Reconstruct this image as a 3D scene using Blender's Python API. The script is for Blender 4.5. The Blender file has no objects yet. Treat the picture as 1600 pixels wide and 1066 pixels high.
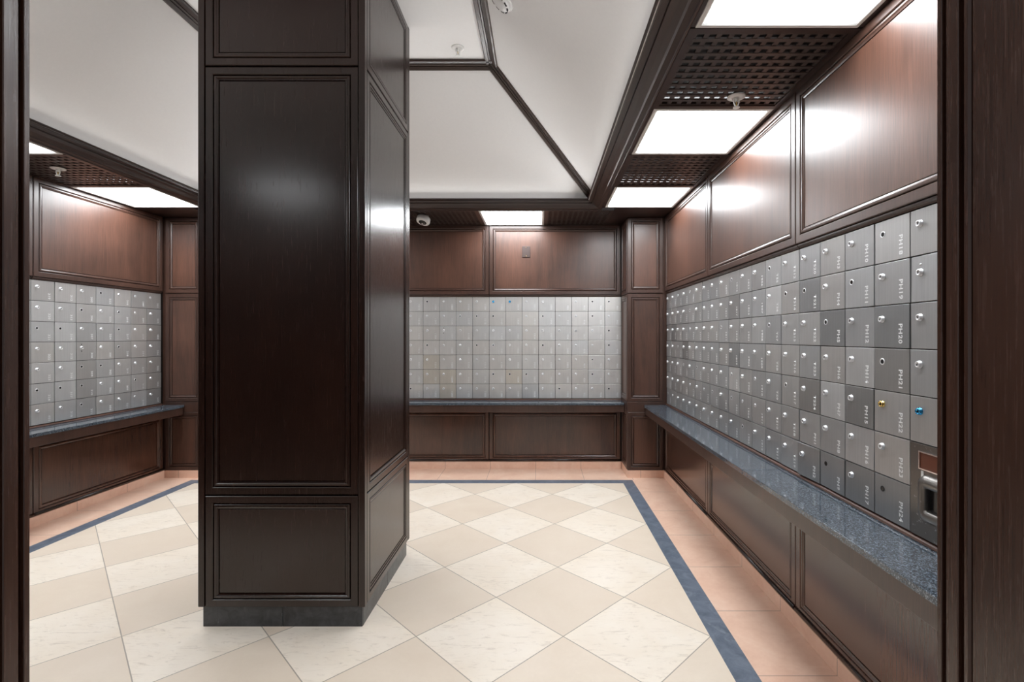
import bpy, bmesh, math, random
from mathutils import Vector, Matrix

scene = bpy.context.scene
COL = scene.collection
PI = math.pi

# ------------------------------------------------------------------ camera, world, exposure
CAMH = 1.32
cam_d = bpy.data.cameras.new('camera')
cam_d.sensor_width = 36.0
cam_d.lens = 765.0 / 1600.0 * 36.0
cam_d.shift_x = -44.0 / 1600.0
cam_d.shift_y = -7.0 / 1600.0
cam_d.clip_start = 0.02
cam = bpy.data.objects.new('camera', cam_d)
cam.location = (0, 0, CAMH)
cam.rotation_euler = (PI / 2, 0, 0)
COL.objects.link(cam)
scene.camera = cam

world = bpy.data.worlds.new('world')
scene.world = world
world.use_nodes = True
world.node_tree.nodes['Background'].inputs[0].default_value = (0.95, 0.97, 1.0, 1)
world.node_tree.nodes['Background'].inputs[1].default_value = 0.35

scene.view_settings.view_transform = 'Standard'
scene.view_settings.look = 'None'
scene.view_settings.exposure = 0.0
scene.view_settings.gamma = 1.0
scene.view_settings.use_curve_mapping = False
LAMP_STRENGTH = 20.5            # brightness of every ceiling lamp diffuser

# ------------------------------------------------------------------ room measurements (metres)
XC, YC = -1.175, 2.60
XR, XL = 1.19, -3.54           # backing walls behind the mailboxes
YB = 4.925                     # back wall
YF = 0.617                     # room side of the front wall
ZS = 2.434                     # soffit height (lattice and lamps)
TX1, TY1 = 0.407, 4.183        # lower edge of the ceiling tray
TXL, TYF = 2 * XC - TX1, 2 * YC - TY1
TX2, TY2 = -0.327, 3.34        # upper edge of the tray
TXL2, TYF2 = 2 * XC - TX2, 2 * YC - TY2
ZT1, ZT2 = 2.50, 3.19
FILL_POWER = 1.45                # watts per metre of the fill lamps added to brighten the tray
RW, RB, RL, RFR = -PI / 2, 0.0, PI / 2, PI

# ------------------------------------------------------------------ node helpers
def new_mat(name):
    m = bpy.data.materials.new(name)
    m.use_nodes = True
    nt = m.node_tree
    b = nt.nodes['Principled BSDF']
    return m, nt, b

def N(nt, kind, **kw):
    n = nt.nodes.new(kind)
    for k, v in kw.items():
        setattr(n, k, v)
    return n

def setin(n, key, v):
    n.inputs[key].default_value = v

def math_node(nt, op, a, b=None):
    n = N(nt, 'ShaderNodeMath', operation=op)
    for i, v in enumerate((a, b)):
        if v is None:
            continue
        if isinstance(v, (int, float)):
            n.inputs[i].default_value = v
        else:
            nt.links.new(v, n.inputs[i])
    return n.outputs[0]

def mix(nt, fac, a, b):
    n = N(nt, 'ShaderNodeMix', data_type='RGBA')
    for k, v in ((0, fac), (6, a), (7, b)):
        if isinstance(v, tuple):
            n.inputs[k].default_value = v if len(v) == 4 else v + (1,)
        elif isinstance(v, (int, float)):
            n.inputs[k].default_value = v
        else:
            nt.links.new(v, n.inputs[k])
    return n.outputs[2]

def noise(nt, vec, scale, detail=4, rough=0.55, dist=0.0):
    n = N(nt, 'ShaderNodeTexNoise')
    setin(n, 'Scale', scale); setin(n, 'Detail', detail)
    setin(n, 'Roughness', rough); setin(n, 'Distortion', dist)
    nt.links.new(vec, n.inputs['Vector'])
    return n.outputs[0]

def mapping(nt, vec, scale, rot=(0, 0, 0)):
    n = N(nt, 'ShaderNodeMapping')
    setin(n, 'Scale', scale); setin(n, 'Rotation', rot)
    nt.links.new(vec, n.inputs['Vector'])
    return n.outputs[0]

def ramp(nt, fac, stops):
    n = N(nt, 'ShaderNodeValToRGB')
    el = n.color_ramp.elements
    el[0].position, el[0].color = stops[0][0], stops[0][1] + (1,)
    el[1].position, el[1].color = stops[1][0], stops[1][1] + (1,)
    for p, c in stops[2:]:
        e = el.new(p); e.color = c + (1,)
    nt.links.new(fac, n.inputs[0])
    return n.outputs[0]

def srgb(r, g, b):
    def f(c):
        c /= 255.0
        return c / 12.92 if c <= 0.04045 else ((c + 0.055) / 1.055) ** 2.4
    return (f(r), f(g), f(b))

def wood(name, dark, mid, rough=0.3, grain_z=True, coat=0.3, bump=0.07):
    """open grained stained oak; grain runs along local z (or the long horizontal axis)"""
    m, nt, b = new_mat(name)
    tc = N(nt, 'ShaderNodeTexCoord')
    oi = N(nt, 'ShaderNodeObjectInfo')
    off = math_node(nt, 'MULTIPLY', oi.outputs['Random'], 17.0)
    add = N(nt, 'ShaderNodeVectorMath', operation='ADD')
    nt.links.new(tc.outputs['Object'], add.inputs[0])
    cmb = N(nt, 'ShaderNodeCombineXYZ')
    for i in range(3):
        nt.links.new(off, cmb.inputs[i])
    nt.links.new(cmb.outputs[0], add.inputs[1])
    v = add.outputs[0]
    sc = (1, 1, 0.07) if grain_z else (0.07, 0.07, 1)
    sc2 = (1, 1, 0.035) if grain_z else (0.035, 0.035, 1)
    broad = noise(nt, mapping(nt, v, sc), 9, 5, 0.6, 1.6)
    fine = noise(nt, mapping(nt, v, sc2), 260, 4, 0.65)
    patch = noise(nt, v, 2.2, 3, 0.5)
    f1 = math_node(nt, 'MULTIPLY', broad, 0.28)
    f2 = math_node(nt, 'MULTIPLY', fine, 0.36)
    f3 = math_node(nt, 'MULTIPLY', patch, 0.36)
    f = math_node(nt, 'ADD', math_node(nt, 'ADD', f1, f2), f3)
    c = ramp(nt, f, [(0.34, dark), (0.68, mid)])
    nt.links.new(c, b.inputs['Base Color'])
    r = math_node(nt, 'ADD', math_node(nt, 'MULTIPLY', fine, 0.16), rough - 0.08)
    nt.links.new(r, b.inputs['Roughness'])
    setin(b, 'Coat Weight', coat); setin(b, 'Coat Roughness', 0.26)
    bp = N(nt, 'ShaderNodeBump')
    setin(bp, 'Strength', bump); setin(bp, 'Distance', 0.002)
    hh = math_node(nt, 'ADD', fine, math_node(nt, 'MULTIPLY', broad, 0.6))
    nt.links.new(hh, bp.inputs['Height'])
    nt.links.new(bp.outputs[0], b.inputs['Normal'])
    return m

def plain(name, col, rough=0.5, metal=0.0, spec=0.5, bump_scale=0, bump=0.0):
    m, nt, b = new_mat(name)
    tc = N(nt, 'ShaderNodeTexCoord')
    n = noise(nt, tc.outputs['Object'], bump_scale or 30, 3)
    c = mix(nt, math_node(nt, 'MULTIPLY', n, 0.25), col, tuple(x * 0.82 for x in col))
    nt.links.new(c, b.inputs['Base Color'])
    setin(b, 'Roughness', rough); setin(b, 'Metallic', metal)
    setin(b, 'Specular IOR Level', spec)
    if bump:
        bp = N(nt, 'ShaderNodeBump'); setin(bp, 'Strength', bump); setin(bp, 'Distance', 0.002)
        nt.links.new(n, bp.inputs['Height']); nt.links.new(bp.outputs[0], b.inputs['Normal'])
    return m

M = {}
M['wood'] = wood('dark_oak', srgb(48, 32, 26), srgb(84, 58, 48), rough=0.36)
M['wood_field'] = wood('dark_oak_field', srgb(54, 36, 29), srgb(104, 70, 56), rough=0.38, coat=0.35, bump=0.11)
M['wood_lower'] = wood('dark_oak_lower', srgb(46, 32, 27), srgb(94, 60, 45), rough=0.20, coat=0.4, bump=0.02)
M['wood_dark'] = wood('shade_darkened_oak', srgb(27, 14, 10), srgb(46, 26, 19), rough=0.25, coat=0.28, bump=0.07)  # darker oak: the column's unlit look is put into the colour
M['wood_jamb'] = wood('jamb_oak', srgb(40, 23, 17), srgb(82, 54, 42), rough=0.26, bump=0.09)
M['wood_beam'] = wood('beam_oak', srgb(38, 24, 20), srgb(60, 42, 36), rough=0.32, grain_z=False)
M['wood_lattice'] = wood('lattice_oak', srgb(48, 38, 35), srgb(76, 64, 60), rough=0.36, grain_z=False)
M['wood_plate'] = plain('painted_plate', srgb(62, 47, 43), 0.45)
M['shadow_gap'] = plain('black_groove', srgb(14, 9, 8), 0.6)
M['white_paint'] = plain('white_ceiling_paint', srgb(241, 241, 241), 0.75, bump_scale=60, bump=0.03)
M['white_metal'] = plain('white_enamel', srgb(232, 232, 230), 0.4)
M['white_plastic'] = plain('white_plastic', srgb(225, 225, 225), 0.35)
M['black_plastic'] = plain('black_plastic', srgb(12, 12, 13), 0.2)
M['chrome'] = plain('chrome', srgb(240, 240, 242), 0.18, 1.0)
M['satin'] = plain('satin_nickel', srgb(232, 232, 234), 0.32, 0.6)
M['brass'] = plain('brass', srgb(226, 196, 120), 0.22, 1.0)
M['blue_lock'] = plain('blue_anodised', srgb(70, 165, 215), 0.2, 0.9)
M['number_paint'] = plain('white_engraving', srgb(242, 242, 242), 0.5)
M['brown_card'] = plain('brown_card', srgb(96, 46, 24), 0.35)

# brushed metal of the mailbox doors: tone comes from each door's own object colour
def door_metal(name, rough, metal):
    m, nt, b = new_mat(name)
    tc = N(nt, 'ShaderNodeTexCoord')
    oi = N(nt, 'ShaderNodeObjectInfo')
    off = math_node(nt, 'MULTIPLY', oi.outputs['Random'], 31.0)
    cmb = N(nt, 'ShaderNodeCombineXYZ')
    for i in range(3):
        nt.links.new(off, cmb.inputs[i])
    add = N(nt, 'ShaderNodeVectorMath', operation='ADD')
    nt.links.new(tc.outputs['Object'], add.inputs[0]); nt.links.new(cmb.outputs[0], add.inputs[1])
    br = noise(nt, mapping(nt, add.outputs[0], (1, 1, 0.01)), 260, 3, 0.6)
    sm = noise(nt, add.outputs[0], 9, 3, 0.55)
    k = math_node(nt, 'ADD', math_node(nt, 'MULTIPLY', br, 0.22), math_node(nt, 'MULTIPLY', sm, 0.18))
    c = mix(nt, k, oi.outputs['Color'], (0.12, 0.12, 0.13, 1))
    nt.links.new(c, b.inputs['Base Color'])
    setin(b, 'Metallic', metal)
    r = math_node(nt, 'ADD', math_node(nt, 'MULTIPLY', br, 0.18), rough - 0.09)
    nt.links.new(r, b.inputs['Roughness'])
    bp = N(nt, 'ShaderNodeBump'); setin(bp, 'Strength', 0.06); setin(bp, 'Distance', 0.001)
    nt.links.new(br, bp.inputs['Height']); nt.links.new(bp.outputs[0], b.inputs['Normal'])
    return m
M['door'] = door_metal('brushed_aluminium', 0.40, 0.72)

def steel_worn():
    m, nt, b = new_mat('scuffed_steel')
    tc = N(nt, 'ShaderNodeTexCoord')
    s = noise(nt, tc.outputs['Object'], 70, 5, 0.7)
    w = ramp(nt, s, [(0.62, srgb(120, 116, 112)), (0.72, srgb(215, 215, 215))])
    nt.links.new(w, b.inputs['Base Color'])
    setin(b, 'Metallic', 0.9); setin(b, 'Roughness', 0.3)
    return m
M['steel'] = steel_worn()

def granite():
    m, nt, b = new_mat('grey_granite')
    tc = N(nt, 'ShaderNodeTexCoord')
    v = tc.outputs['Object']
    a = noise(nt, v, 190, 2, 0.7)
    c2 = noise(nt, v, 520, 2, 0.6)
    f = math_node(nt, 'ADD', math_node(nt, 'MULTIPLY', a, 0.6), math_node(nt, 'MULTIPLY', c2, 0.4))
    c = ramp(nt, f, [(0.36, srgb(26, 30, 35)), (0.50, srgb(62, 71, 81)), (0.66, srgb(140, 150, 160))])
    nt.links.new(c, b.inputs['Base Color'])
    setin(b, 'Roughness', 0.12); setin(b, 'Coat Weight', 0.4); setin(b, 'Coat Roughness', 0.05)
    return m
M['granite'] = granite()

def dark_stone(name, c0, c1, scale=14, rough=0.4):
    m, nt, b = new_mat(name)
    tc = N(nt, 'ShaderNodeTexCoord')
    v = tc.outputs['Object']
    a = noise(nt, v, scale, 6, 0.65, 0.6)
    w = noise(nt, v, 5, 5, 0.7, 1.5)
    c = ramp(nt, a, [(0.32, c0), (0.68, c1)])
    sc = ramp(nt, w, [(0.60, (0, 0, 0)), (0.70, (0.5, 0.5, 0.5))])
    c = mix(nt, sc, c, srgb(150, 158, 168) + (1,))
    nt.links.new(c, b.inputs['Base Color'])
    setin(b, 'Roughness', rough)
    return m
M['border'] = dark_stone('blue_slate', srgb(84, 93, 108), srgb(118, 127, 142))
M['plinth'] = dark_stone('charcoal_stone', srgb(46, 47, 50), srgb(78, 80, 84), 20, 0.3)

def line_mask(nt, val, period, phase, width):
    """1 on a thin line every 'period' metres along val"""
    t = math_node(nt, 'DIVIDE', math_node(nt, 'SUBTRACT', val, phase), period)
    fr = math_node(nt, 'SUBTRACT', t, math_node(nt, 'FLOOR', t))
    d = math_node(nt, 'MINIMUM', fr, math_node(nt, 'SUBTRACT', 1.0, fr))
    return math_node(nt, 'LESS_THAN', d, width / period / 2)

def rose(name, axis, period, phase):
    m, nt, b = new_mat(name)
    tc = N(nt, 'ShaderNodeTexCoord')
    v = tc.outputs['Object']
    sx = N(nt, 'ShaderNodeSeparateXYZ'); nt.links.new(v, sx.inputs[0])
    a = noise(nt, v, 4.5, 6, 0.62, 0.8)
    f = noise(nt, v, 40, 4, 0.6)
    w = noise(nt, mapping(nt, v, (1, 1, 1), (0, 0, 0.6)), 3.3, 7, 0.75, 2.5)
    t = math_node(nt, 'ADD', math_node(nt, 'MULTIPLY', a, 0.75), math_node(nt, 'MULTIPLY', f, 0.25))
    c = ramp(nt, t, [(0.30, srgb(226, 182, 158)), (0.55, srgb(238, 200, 177)), (0.75, srgb(244, 216, 197))])
    sm = ramp(nt, w, [(0.60, (0, 0, 0)), (0.76, (0.6, 0.6, 0.6))])
    c = mix(nt, sm, c, srgb(232, 218, 206) + (1,))
    ln = line_mask(nt, sx.outputs[axis], period, phase, 0.004)
    c = mix(nt, math_node(nt, 'MULTIPLY', ln, 0.6), c, srgb(120, 92, 80) + (1,))
    nt.links.new(c, b.inputs['Base Color'])
    setin(b, 'Roughness', 0.38)
    return m
M['rose_y'] = rose('rose_marble_sides', 1, 0.4505, 1.904)
M['rose_x'] = rose('rose_marble_back', 0, 0.452, -0.045)

def floor_tiles():
    m, nt, b = new_mat('cream_marble_tiles')
    tc = N(nt, 'ShaderNodeTexCoord')
    v = tc.outputs['Object']
    s = N(nt, 'ShaderNodeSeparateXYZ'); nt.links.new(v, s.inputs[0])
    r2 = 1 / math.sqrt(2)
    u = math_node(nt, 'MULTIPLY', math_node(nt, 'ADD', s.outputs[0], s.outputs[1]), r2)
    w = math_node(nt, 'MULTIPLY', math_node(nt, 'SUBTRACT', s.outputs[1], s.outputs[0]), r2)
    P, U0, V0 = 0.458, 1.595, 1.4515
    tu = math_node(nt, 'DIVIDE', math_node(nt, 'SUBTRACT', u, U0), P)
    tv = math_node(nt, 'DIVIDE', math_node(nt, 'SUBTRACT', w, V0), P)
    iu, iv = math_node(nt, 'FLOOR', tu), math_node(nt, 'FLOOR', tv)
    par = math_node(nt, 'FLOORED_MODULO', math_node(nt, 'ADD', iu, iv), 2.0)
    cell = N(nt, 'ShaderNodeCombineXYZ'); nt.links.new(iu, cell.inputs[0]); nt.links.new(iv, cell.inputs[1])
    wn = N(nt, 'ShaderNodeTexWhiteNoise', noise_dimensions='3D'); nt.links.new(cell.outputs[0], wn.inputs['Vector'])
    # veins drift differently in every tile
    off = N(nt, 'ShaderNodeVectorMath', operation='MULTIPLY_ADD')
    nt.links.new(wn.outputs['Color'], off.inputs[0]); off.inputs[1].default_value = (9, 9, 9)
    nt.links.new(v, off.inputs[2])
    vv = off.outputs[0]
    cloud = noise(nt, vv, 3.5, 5, 0.6, 0.5)
    grain = noise(nt, vv, 60, 4, 0.6)
    vein = noise(nt, mapping(nt, vv, (1.0, 4.0, 1), (0, 0, 0.25)), 6.0, 9, 0.75, 2.6)
    vm = ramp(nt, vein, [(0.54, (0, 0, 0)), (0.66, (1, 1, 1))])
    light = ramp(nt, cloud, [(0.3, srgb(244, 230, 212)), (0.7, srgb(250, 239, 225))])
    light = mix(nt, math_node(nt, 'MULTIPLY', vm, 0.5), light, srgb(196, 180, 162) + (1,))
    beige = ramp(nt, cloud, [(0.3, srgb(235, 218, 198)), (0.7, srgb(243, 228, 210))])
    beige = mix(nt, math_node(nt, 'MULTIPLY', grain, 0.4), beige, srgb(226, 208, 188) + (1,))
    tone = math_node(nt, 'MULTIPLY', wn.outputs['Value'], 0.35)
    beige = mix(nt, tone, beige, srgb(224, 210, 194) + (1,))
    c = mix(nt, par, beige, light)
    g = math_node(nt, 'MAXIMUM', line_mask(nt, u, P, U0, 0.0045), line_mask(nt, w, P, V0, 0.0045))
    c = mix(nt, math_node(nt, 'MULTIPLY', g, 0.8), c, srgb(150, 138, 124) + (1,))
    nt.links.new(c, b.inputs['Base Color'])
    setin(b, 'Roughness', 0.34)
    return m
M['tiles'] = floor_tiles()

def lamp_mat():
    m, nt, b = new_mat('lit_diffuser')
    setin(b, 'Base Color', (0.9, 0.9, 0.9, 1))
    setin(b, 'Emission Color', (0.93, 0.97, 1.0, 1)); setin(b, 'Emission Strength', LAMP_STRENGTH)
    return m
M['lamp'] = lamp_mat()

# ------------------------------------------------------------------ object helpers
def tag(o, label, cat=None, group=None):
    o['label'] = label
    if cat: o['category'] = cat
    if group: o['group'] = group
    return o

def thing(name, label, cat, loc=(0, 0, 0), rotz=0.0, group=None):
    o = bpy.data.objects.new(name, None)
    o.empty_display_size = 0.05
    COL.objects.link(o)
    o.location = loc; o.rotation_euler = (0, 0, rotz)
    return tag(o, label, cat, group)

def mesh_of(name, bm, mats, smooth=False):
    bmesh.ops.recalc_face_normals(bm, faces=bm.faces[:])
    me = bpy.data.meshes.new(name)
    bm.to_mesh(me); bm.free()
    for m in (mats if isinstance(mats, (list, tuple)) else [mats]):
        me.materials.append(m)
    if smooth:
        for p in me.polygons: p.use_smooth = True
    return me

def put(name, me, parent=None, loc=(0, 0, 0), rotz=0.0):
    o = bpy.data.objects.new(name, me)
    COL.objects.link(o)
    o.location = loc; o.rotation_euler = (0, 0, rotz)
    if parent: o.parent = parent
    return o

def obj(name, bm, mats, parent=None, smooth=False, loc=(0, 0, 0), rotz=0.0):
    return put(name, mesh_of(name, bm, mats, smooth), parent, loc, rotz)

def struct(o):
    o['kind'] = 'structure'
    return o

def box(bm, x0, x1, y0, y1, z0, z1, mi=0):
    vs = [bm.verts.new(p) for p in ((x0, y0, z0), (x1, y0, z0), (x1, y1, z0), (x0, y1, z0),
                                    (x0, y0, z1), (x1, y0, z1), (x1, y1, z1), (x0, y1, z1))]
    for f in ((0, 3, 2, 1), (4, 5, 6, 7), (0, 1, 5, 4), (1, 2, 6, 5), (2, 3, 7, 6), (3, 0, 4, 7)):
        fc = bm.faces.new([vs[i] for i in f]); fc.material_index = mi
    return vs

def bbox(x0, x1, y0, y1, z0, z1, bev=0.0):
    bm = bmesh.new(); box(bm, x0, x1, y0, y1, z0, z1)
    if bev:
        bmesh.ops.bevel(bm, geom=bm.edges[:], offset=bev, segments=2, affect='EDGES', profile=0.5)
    return bm

def lathe(bm, prof, seg=20, mat4=None, mi=0, cap=True):
    """profile of (radius, height) turned round z, then moved by mat4"""
    rings = []
    for r, h in prof:
        ring = []
        for k in range(seg):
            a = 2 * PI * k / seg
            p = Vector((r * math.cos(a), r * math.sin(a), h))
            ring.append(bm.verts.new(mat4 @ p if mat4 else p))
        rings.append(ring)
    for a, b in zip(rings, rings[1:]):
        for k in range(seg):
            f = bm.faces.new((a[k], a[(k + 1) % seg], b[(k + 1) % seg], b[k])); f.material_index = mi
    if cap:
        for ring in (rings[0], rings[-1]):
            f = bm.faces.new(ring); f.material_index = mi

def loops(bm, w, h, prof, close=True, zoff=0.0):
    """nested rectangular loops: each (inset, projection); local x across, z up, -y out"""
    rings = []
    for ins, p in prof:
        x, z0, z1 = w / 2 - ins, zoff + ins, zoff + h - ins
        rings.append([bm.verts.new(q) for q in ((-x, -p, z0), (x, -p, z0), (x, -p, z1), (-x, -p, z1))])
    for a, b in zip(rings, rings[1:]):
        for k in range(4):
            bm.faces.new((a[k], a[(k + 1) % 4], b[(k + 1) % 4], b[k]))
    if close:
        bm.faces.new(rings[-1])

def panel_parts(w, h, wf, wd, rail=0.036, th=0.028):
    """frame, moulding and field meshes of a raised and moulded panel"""
    out = []
    bm = bmesh.new()
    loops(bm, w, h, [(0, 0), (0, th - .003), (.003, th), (rail - .003, th), (rail, th - .003), (rail + .001, .004)], close=False)
    out.append(('frame', mesh_of('frame', bm, wf)))
    r = rail + .004
    bm = bmesh.new()
    loops(bm, w, h, [(r, .003), (r, th - .004), (r + .003, th - .001), (r + .010, th - .0005), (r + .014, th - .004),
                     (r + .020, th - .006), (r + .020, .003)], close=False)
    out.append(('moulding', mesh_of('moulding', bm, wf)))
    bm = bmesh.new()
    loops(bm, w, h, [(r + .0228, .002), (r + .0228, th - .0085), (r + .0245, th - .007)])
    out.append(('field', mesh_of('field', bm, wd)))
    return out

def backing(bm, w, h):
    box(bm, -w / 2, w / 2, -.004, 0, 0, h)

def wall_panel(label, loc, rotz, w, h, group, foot=None):
    low = foot == 'bead'
    t = thing('wall_panel', label, 'wall panel', loc, rotz, group)
    for nm, me in panel_parts(w, h, M['wood_lower' if low else 'wood'], M['wood_lower' if low else 'wood_field']):
        put(nm, me, t)
    bm = bmesh.new(); box(bm, -w / 2 + .002, w / 2 - .002, -.003, 0, .002, h - .002)
    obj('back_board', bm, M['shadow_gap'], t)
    if foot == 'cove':
        bm = bmesh.new()
        prof = [(0, 0), (-.012, 0), (-.012, -.006), (-.018, -.008), (-.022, -.003), (-.022, -.001), (0, -.001)]
        pr = [(-.0, -.019), (-.010, -.019), (-.013, -.013), (-.019, -.009), (-.019, -.003), (0, -.003)]
        a = [bm.verts.new((-w / 2, y, z)) for y, z in pr]; b = [bm.verts.new((w / 2, y, z)) for y, z in pr]
        for k in range(len(pr)):
            bm.faces.new((a[k], a[(k + 1) % len(pr)], b[(k + 1) % len(pr)], b[k]))
        bm.faces.new(a); bm.faces.new(b)
        obj('cove', bm, M['wood'], t)
    if foot == 'bead':
        bm = bmesh.new()
        pr = [(-.028, .0)] + [(-.028 - .010 * math.sin(q), .011 - .011 * math.cos(q)) for q in [PI * i / 8 for i in range(1, 9)]]
        a = [bm.verts.new((-w / 2, y, z)) for y, z in pr]; b = [bm.verts.new((w / 2, y, z)) for y, z in pr]
        for k in range(len(pr)):
            f = bm.faces.new((a[k], a[(k + 1) % len(pr)], b[(k + 1) % len(pr)], b[k])); f.smooth = True
        bm.faces.new(a); bm.faces.new(b)
        obj('base_bead', bm, M['wood_dark'], t)
    return t

# ------------------------------------------------------------------ floor and shell
BX0, BX1, BY0, BY1, BWD = -3.21, 0.848, 1.00, 4.504, 0.10      # slate border (outer edges)
bm = bmesh.new()
def quad(bm, x0, x1, y0, y1, mi, z=0.0):
    f = bm.faces.new([bm.verts.new(p) for p in ((x0, y0, z), (x1, y0, z), (x1, y1, z), (x0, y1, z))])
    f.material_index = mi
def poly(bm, pts, mi):
    f = bm.faces.new([bm.verts.new((x, y, 0)) for x, y in pts]); f.material_index = mi
quad(bm, BX0 + BWD, BX1 - BWD, BY0 + BWD, BY1 - BWD, 0)
quad(bm, BX0, BX1, BY1 - BWD, BY1, 1); quad(bm, BX0, BX1, BY0, BY0 + BWD, 1)
quad(bm, BX0, BX0 + BWD, BY0 + BWD, BY1 - BWD, 1); quad(bm, BX1 - BWD, BX1, BY0 + BWD, BY1 - BWD, 1)
quad(bm, BX1, XR + .1, YF, BY1, 2); quad(bm, XL - .1, BX0, YF, BY1, 2)
quad(bm, XL - .1, XR + .1, BY1, YB + .1, 3); quad(bm, BX0, BX1, YF, BY0, 3)
quad(bm, XL - .1, XR + .1, -1.6, YF, 0)
struct(obj('floor', bm, [M['tiles'], M['border'], M['rose_y'], M['rose_x']]))

WT = 0.12
M['wall_backing'] = plain('dark_backing', srgb(30, 22, 19), 0.6)
struct(obj('wall_right', bbox(XR, XR + WT, .30, YB + WT, 0, 2.56), M['wall_backing']))
struct(obj('wall_left', bbox(XL - WT, XL, .30, YB + WT, 0, 2.56), M['wall_backing']))
struct(obj('wall_back', bbox(XL, XR, YB, YB + WT, 0, 2.56), M['wall_backing']))
DXL, DXR = -.643, .50                                           # the cased opening the photo is taken through
bm = bmesh.new()
box(bm, XL, DXL - .016, .30, YF, 0, 2.56); box(bm, DXR + .016, XR, .30, YF, 0, 2.56); box(bm, DXL - .016, DXR + .016, .30, YF, 2.40, 2.56)
struct(obj('wall_front', bm, M['wood_dark']))

def jamb(name, x, s):
    """moulded lining of the opening: plan profile of (y, depth into the wall)"""
    pr = [(YF, .016), (YF, .001), (.6165, 0), (.6105, 0), (.610, .001), (.610, .013), (.6045, .013), (.6045, .002), (.604, .001),
          (.588, .001), (.587, .002), (.5865, .010), (.5805, .012), (.5795, .004), (.578, .0005), (.573, .0005), (.571, .003), (.571, .007),
          (.5692, .007), (.5692, .003), (.42, .003), (.42, .001), (.30, .001), (.30, .016)]
    bm = bmesh.new()
    a = [bm.verts.new((x + s * d, y, 0)) for y, d in pr]; b = [bm.verts.new((x + s * d, y, 2.40)) for y, d in pr]
    n = len(pr)
    for k in range(n):
        bm.faces.new((a[k], a[(k + 1) % n], b[(k + 1) % n], b[k]))
    bm.faces.new(a); bm.faces.new(b)
    return struct(obj(name, bm, M['wood_jamb']))
jamb('trim_1', DXR, 1); jamb('trim_2', DXL, -1)

# rose stone skirting
PX0, PX1, PY = 0.812, 1.155, 4.571                              # corner pilaster (right); left one is mirrored
def base_run(name, x0, x1, y0, y1, m):
    return struct(obj(name, bbox(x0, x1, y0, y1, 0.0, .070, .002), m))
base_run('baseboard_right', 1.155, XR, YF, PY - .002, M['rose_y'])
base_run('baseboard_left', XL, 2 * XC - 1.155, YF, PY - .002, M['rose_y'])
base_run('baseboard_back', 2 * XC - PX0 + .002, PX0 - .002, 4.89, YB, M['rose_x'])

# ceiling tray
bm = bmesh.new()
FILL_GAP = .065                     # the white slopes start behind the lip of the crown beam, an added gap that hides the fill lamps
ZCV = 2.520
hi = [(TXL2, TYF2), (TX2, TYF2), (TX2, TY2), (TXL2, TY2)]
lo = [(TXL - FILL_GAP, TYF - FILL_GAP), (TX1 + FILL_GAP, TYF - FILL_GAP), (TX1 + FILL_GAP, TY1 + FILL_GAP), (TXL - FILL_GAP, TY1 + FILL_GAP)]
vl = [bm.verts.new((x, y, ZCV)) for x, y in lo]; vh = [bm.verts.new((x, y, ZT2)) for x, y in hi]
for k in range(4):
    bm.faces.new((vl[k], vl[(k + 1) % 4], vh[(k + 1) % 4], vh[k]))
bm.faces.new(vh)
# floor of the added gap, behind the lip
vc = [bm.verts.new((x, y, 2.490)) for x, y in lo]
ve = [bm.verts.new((x, y, 2.490)) for x, y in ((TXL - .006, TYF - .006), (TX1 + .006, TYF - .006), (TX1 + .006, TY1 + .006), (TXL - .006, TY1 + .006))]
for k in range(4):
    bm.faces.new((vl[k], vl[(k + 1) % 4], vc[(k + 1) % 4], vc[k]))
    bm.faces.new((vc[k], vc[(k + 1) % 4], ve[(k + 1) % 4], ve[k]))
struct(obj('ceiling', bm, M['white_paint']))
# dark slab above lattices and lamps
bm = bmesh.new()
e = FILL_GAP + .001
box(bm, XL - WT, TXL - e, .30, YB + WT, 2.56, 2.60); box(bm, TX1 + e, XR + WT, .30, YB + WT, 2.56, 2.60)
box(bm, TXL - e, TX1 + e, TY1 + e, YB + WT, 2.56, 2.60); box(bm, TXL - e, TX1 + e, .30, TYF - e, 2.56, 2.60)
struct(obj('ceiling', bm, M['wall_backing']))

# crown beam around the tray: stepped profile swept round the rectangle
BW = 0.133
pr = [(.005, 2.488), (.005, 2.500), (-.003, 2.500), (-.004, 2.496), (.006, 2.492), (.010, 2.494), (.012, 2.480), (.030, 2.474), (.031, 2.482), (.039, 2.480), (.040, 2.468),
      (.066, 2.460), (.090, 2.447), (.094, 2.442), (.096, 2.437), (.121, 2.434), (.123, 2.429), (.127, 2.4275), (.131, 2.429), (BW, 2.434), (BW, 2.56)]
def crown(name, ax):
    bm = bmesh.new(); rings = []
    for sx, sy in ax:
        rings.append([bm.verts.new(((TX1 + o if sx > 0 else TXL - o), (TY1 + o if sy > 0 else TYF - o), z)) for o, z in pr])
    for k in range(len(pr) - 1):
        bm.faces.new((rings[0][k], rings[1][k], rings[1][k + 1], rings[0][k + 1]))
    return struct(obj(name, bm, M['wood_beam']))
crown('trim_3', ((1, -1), (1, 1))); crown('trim_4', ((-1, 1), (1, 1)))
crown('trim_5', ((-1, -1), (-1, 1))); crown('trim_6', ((-1, -1), (1, -1)))

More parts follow.
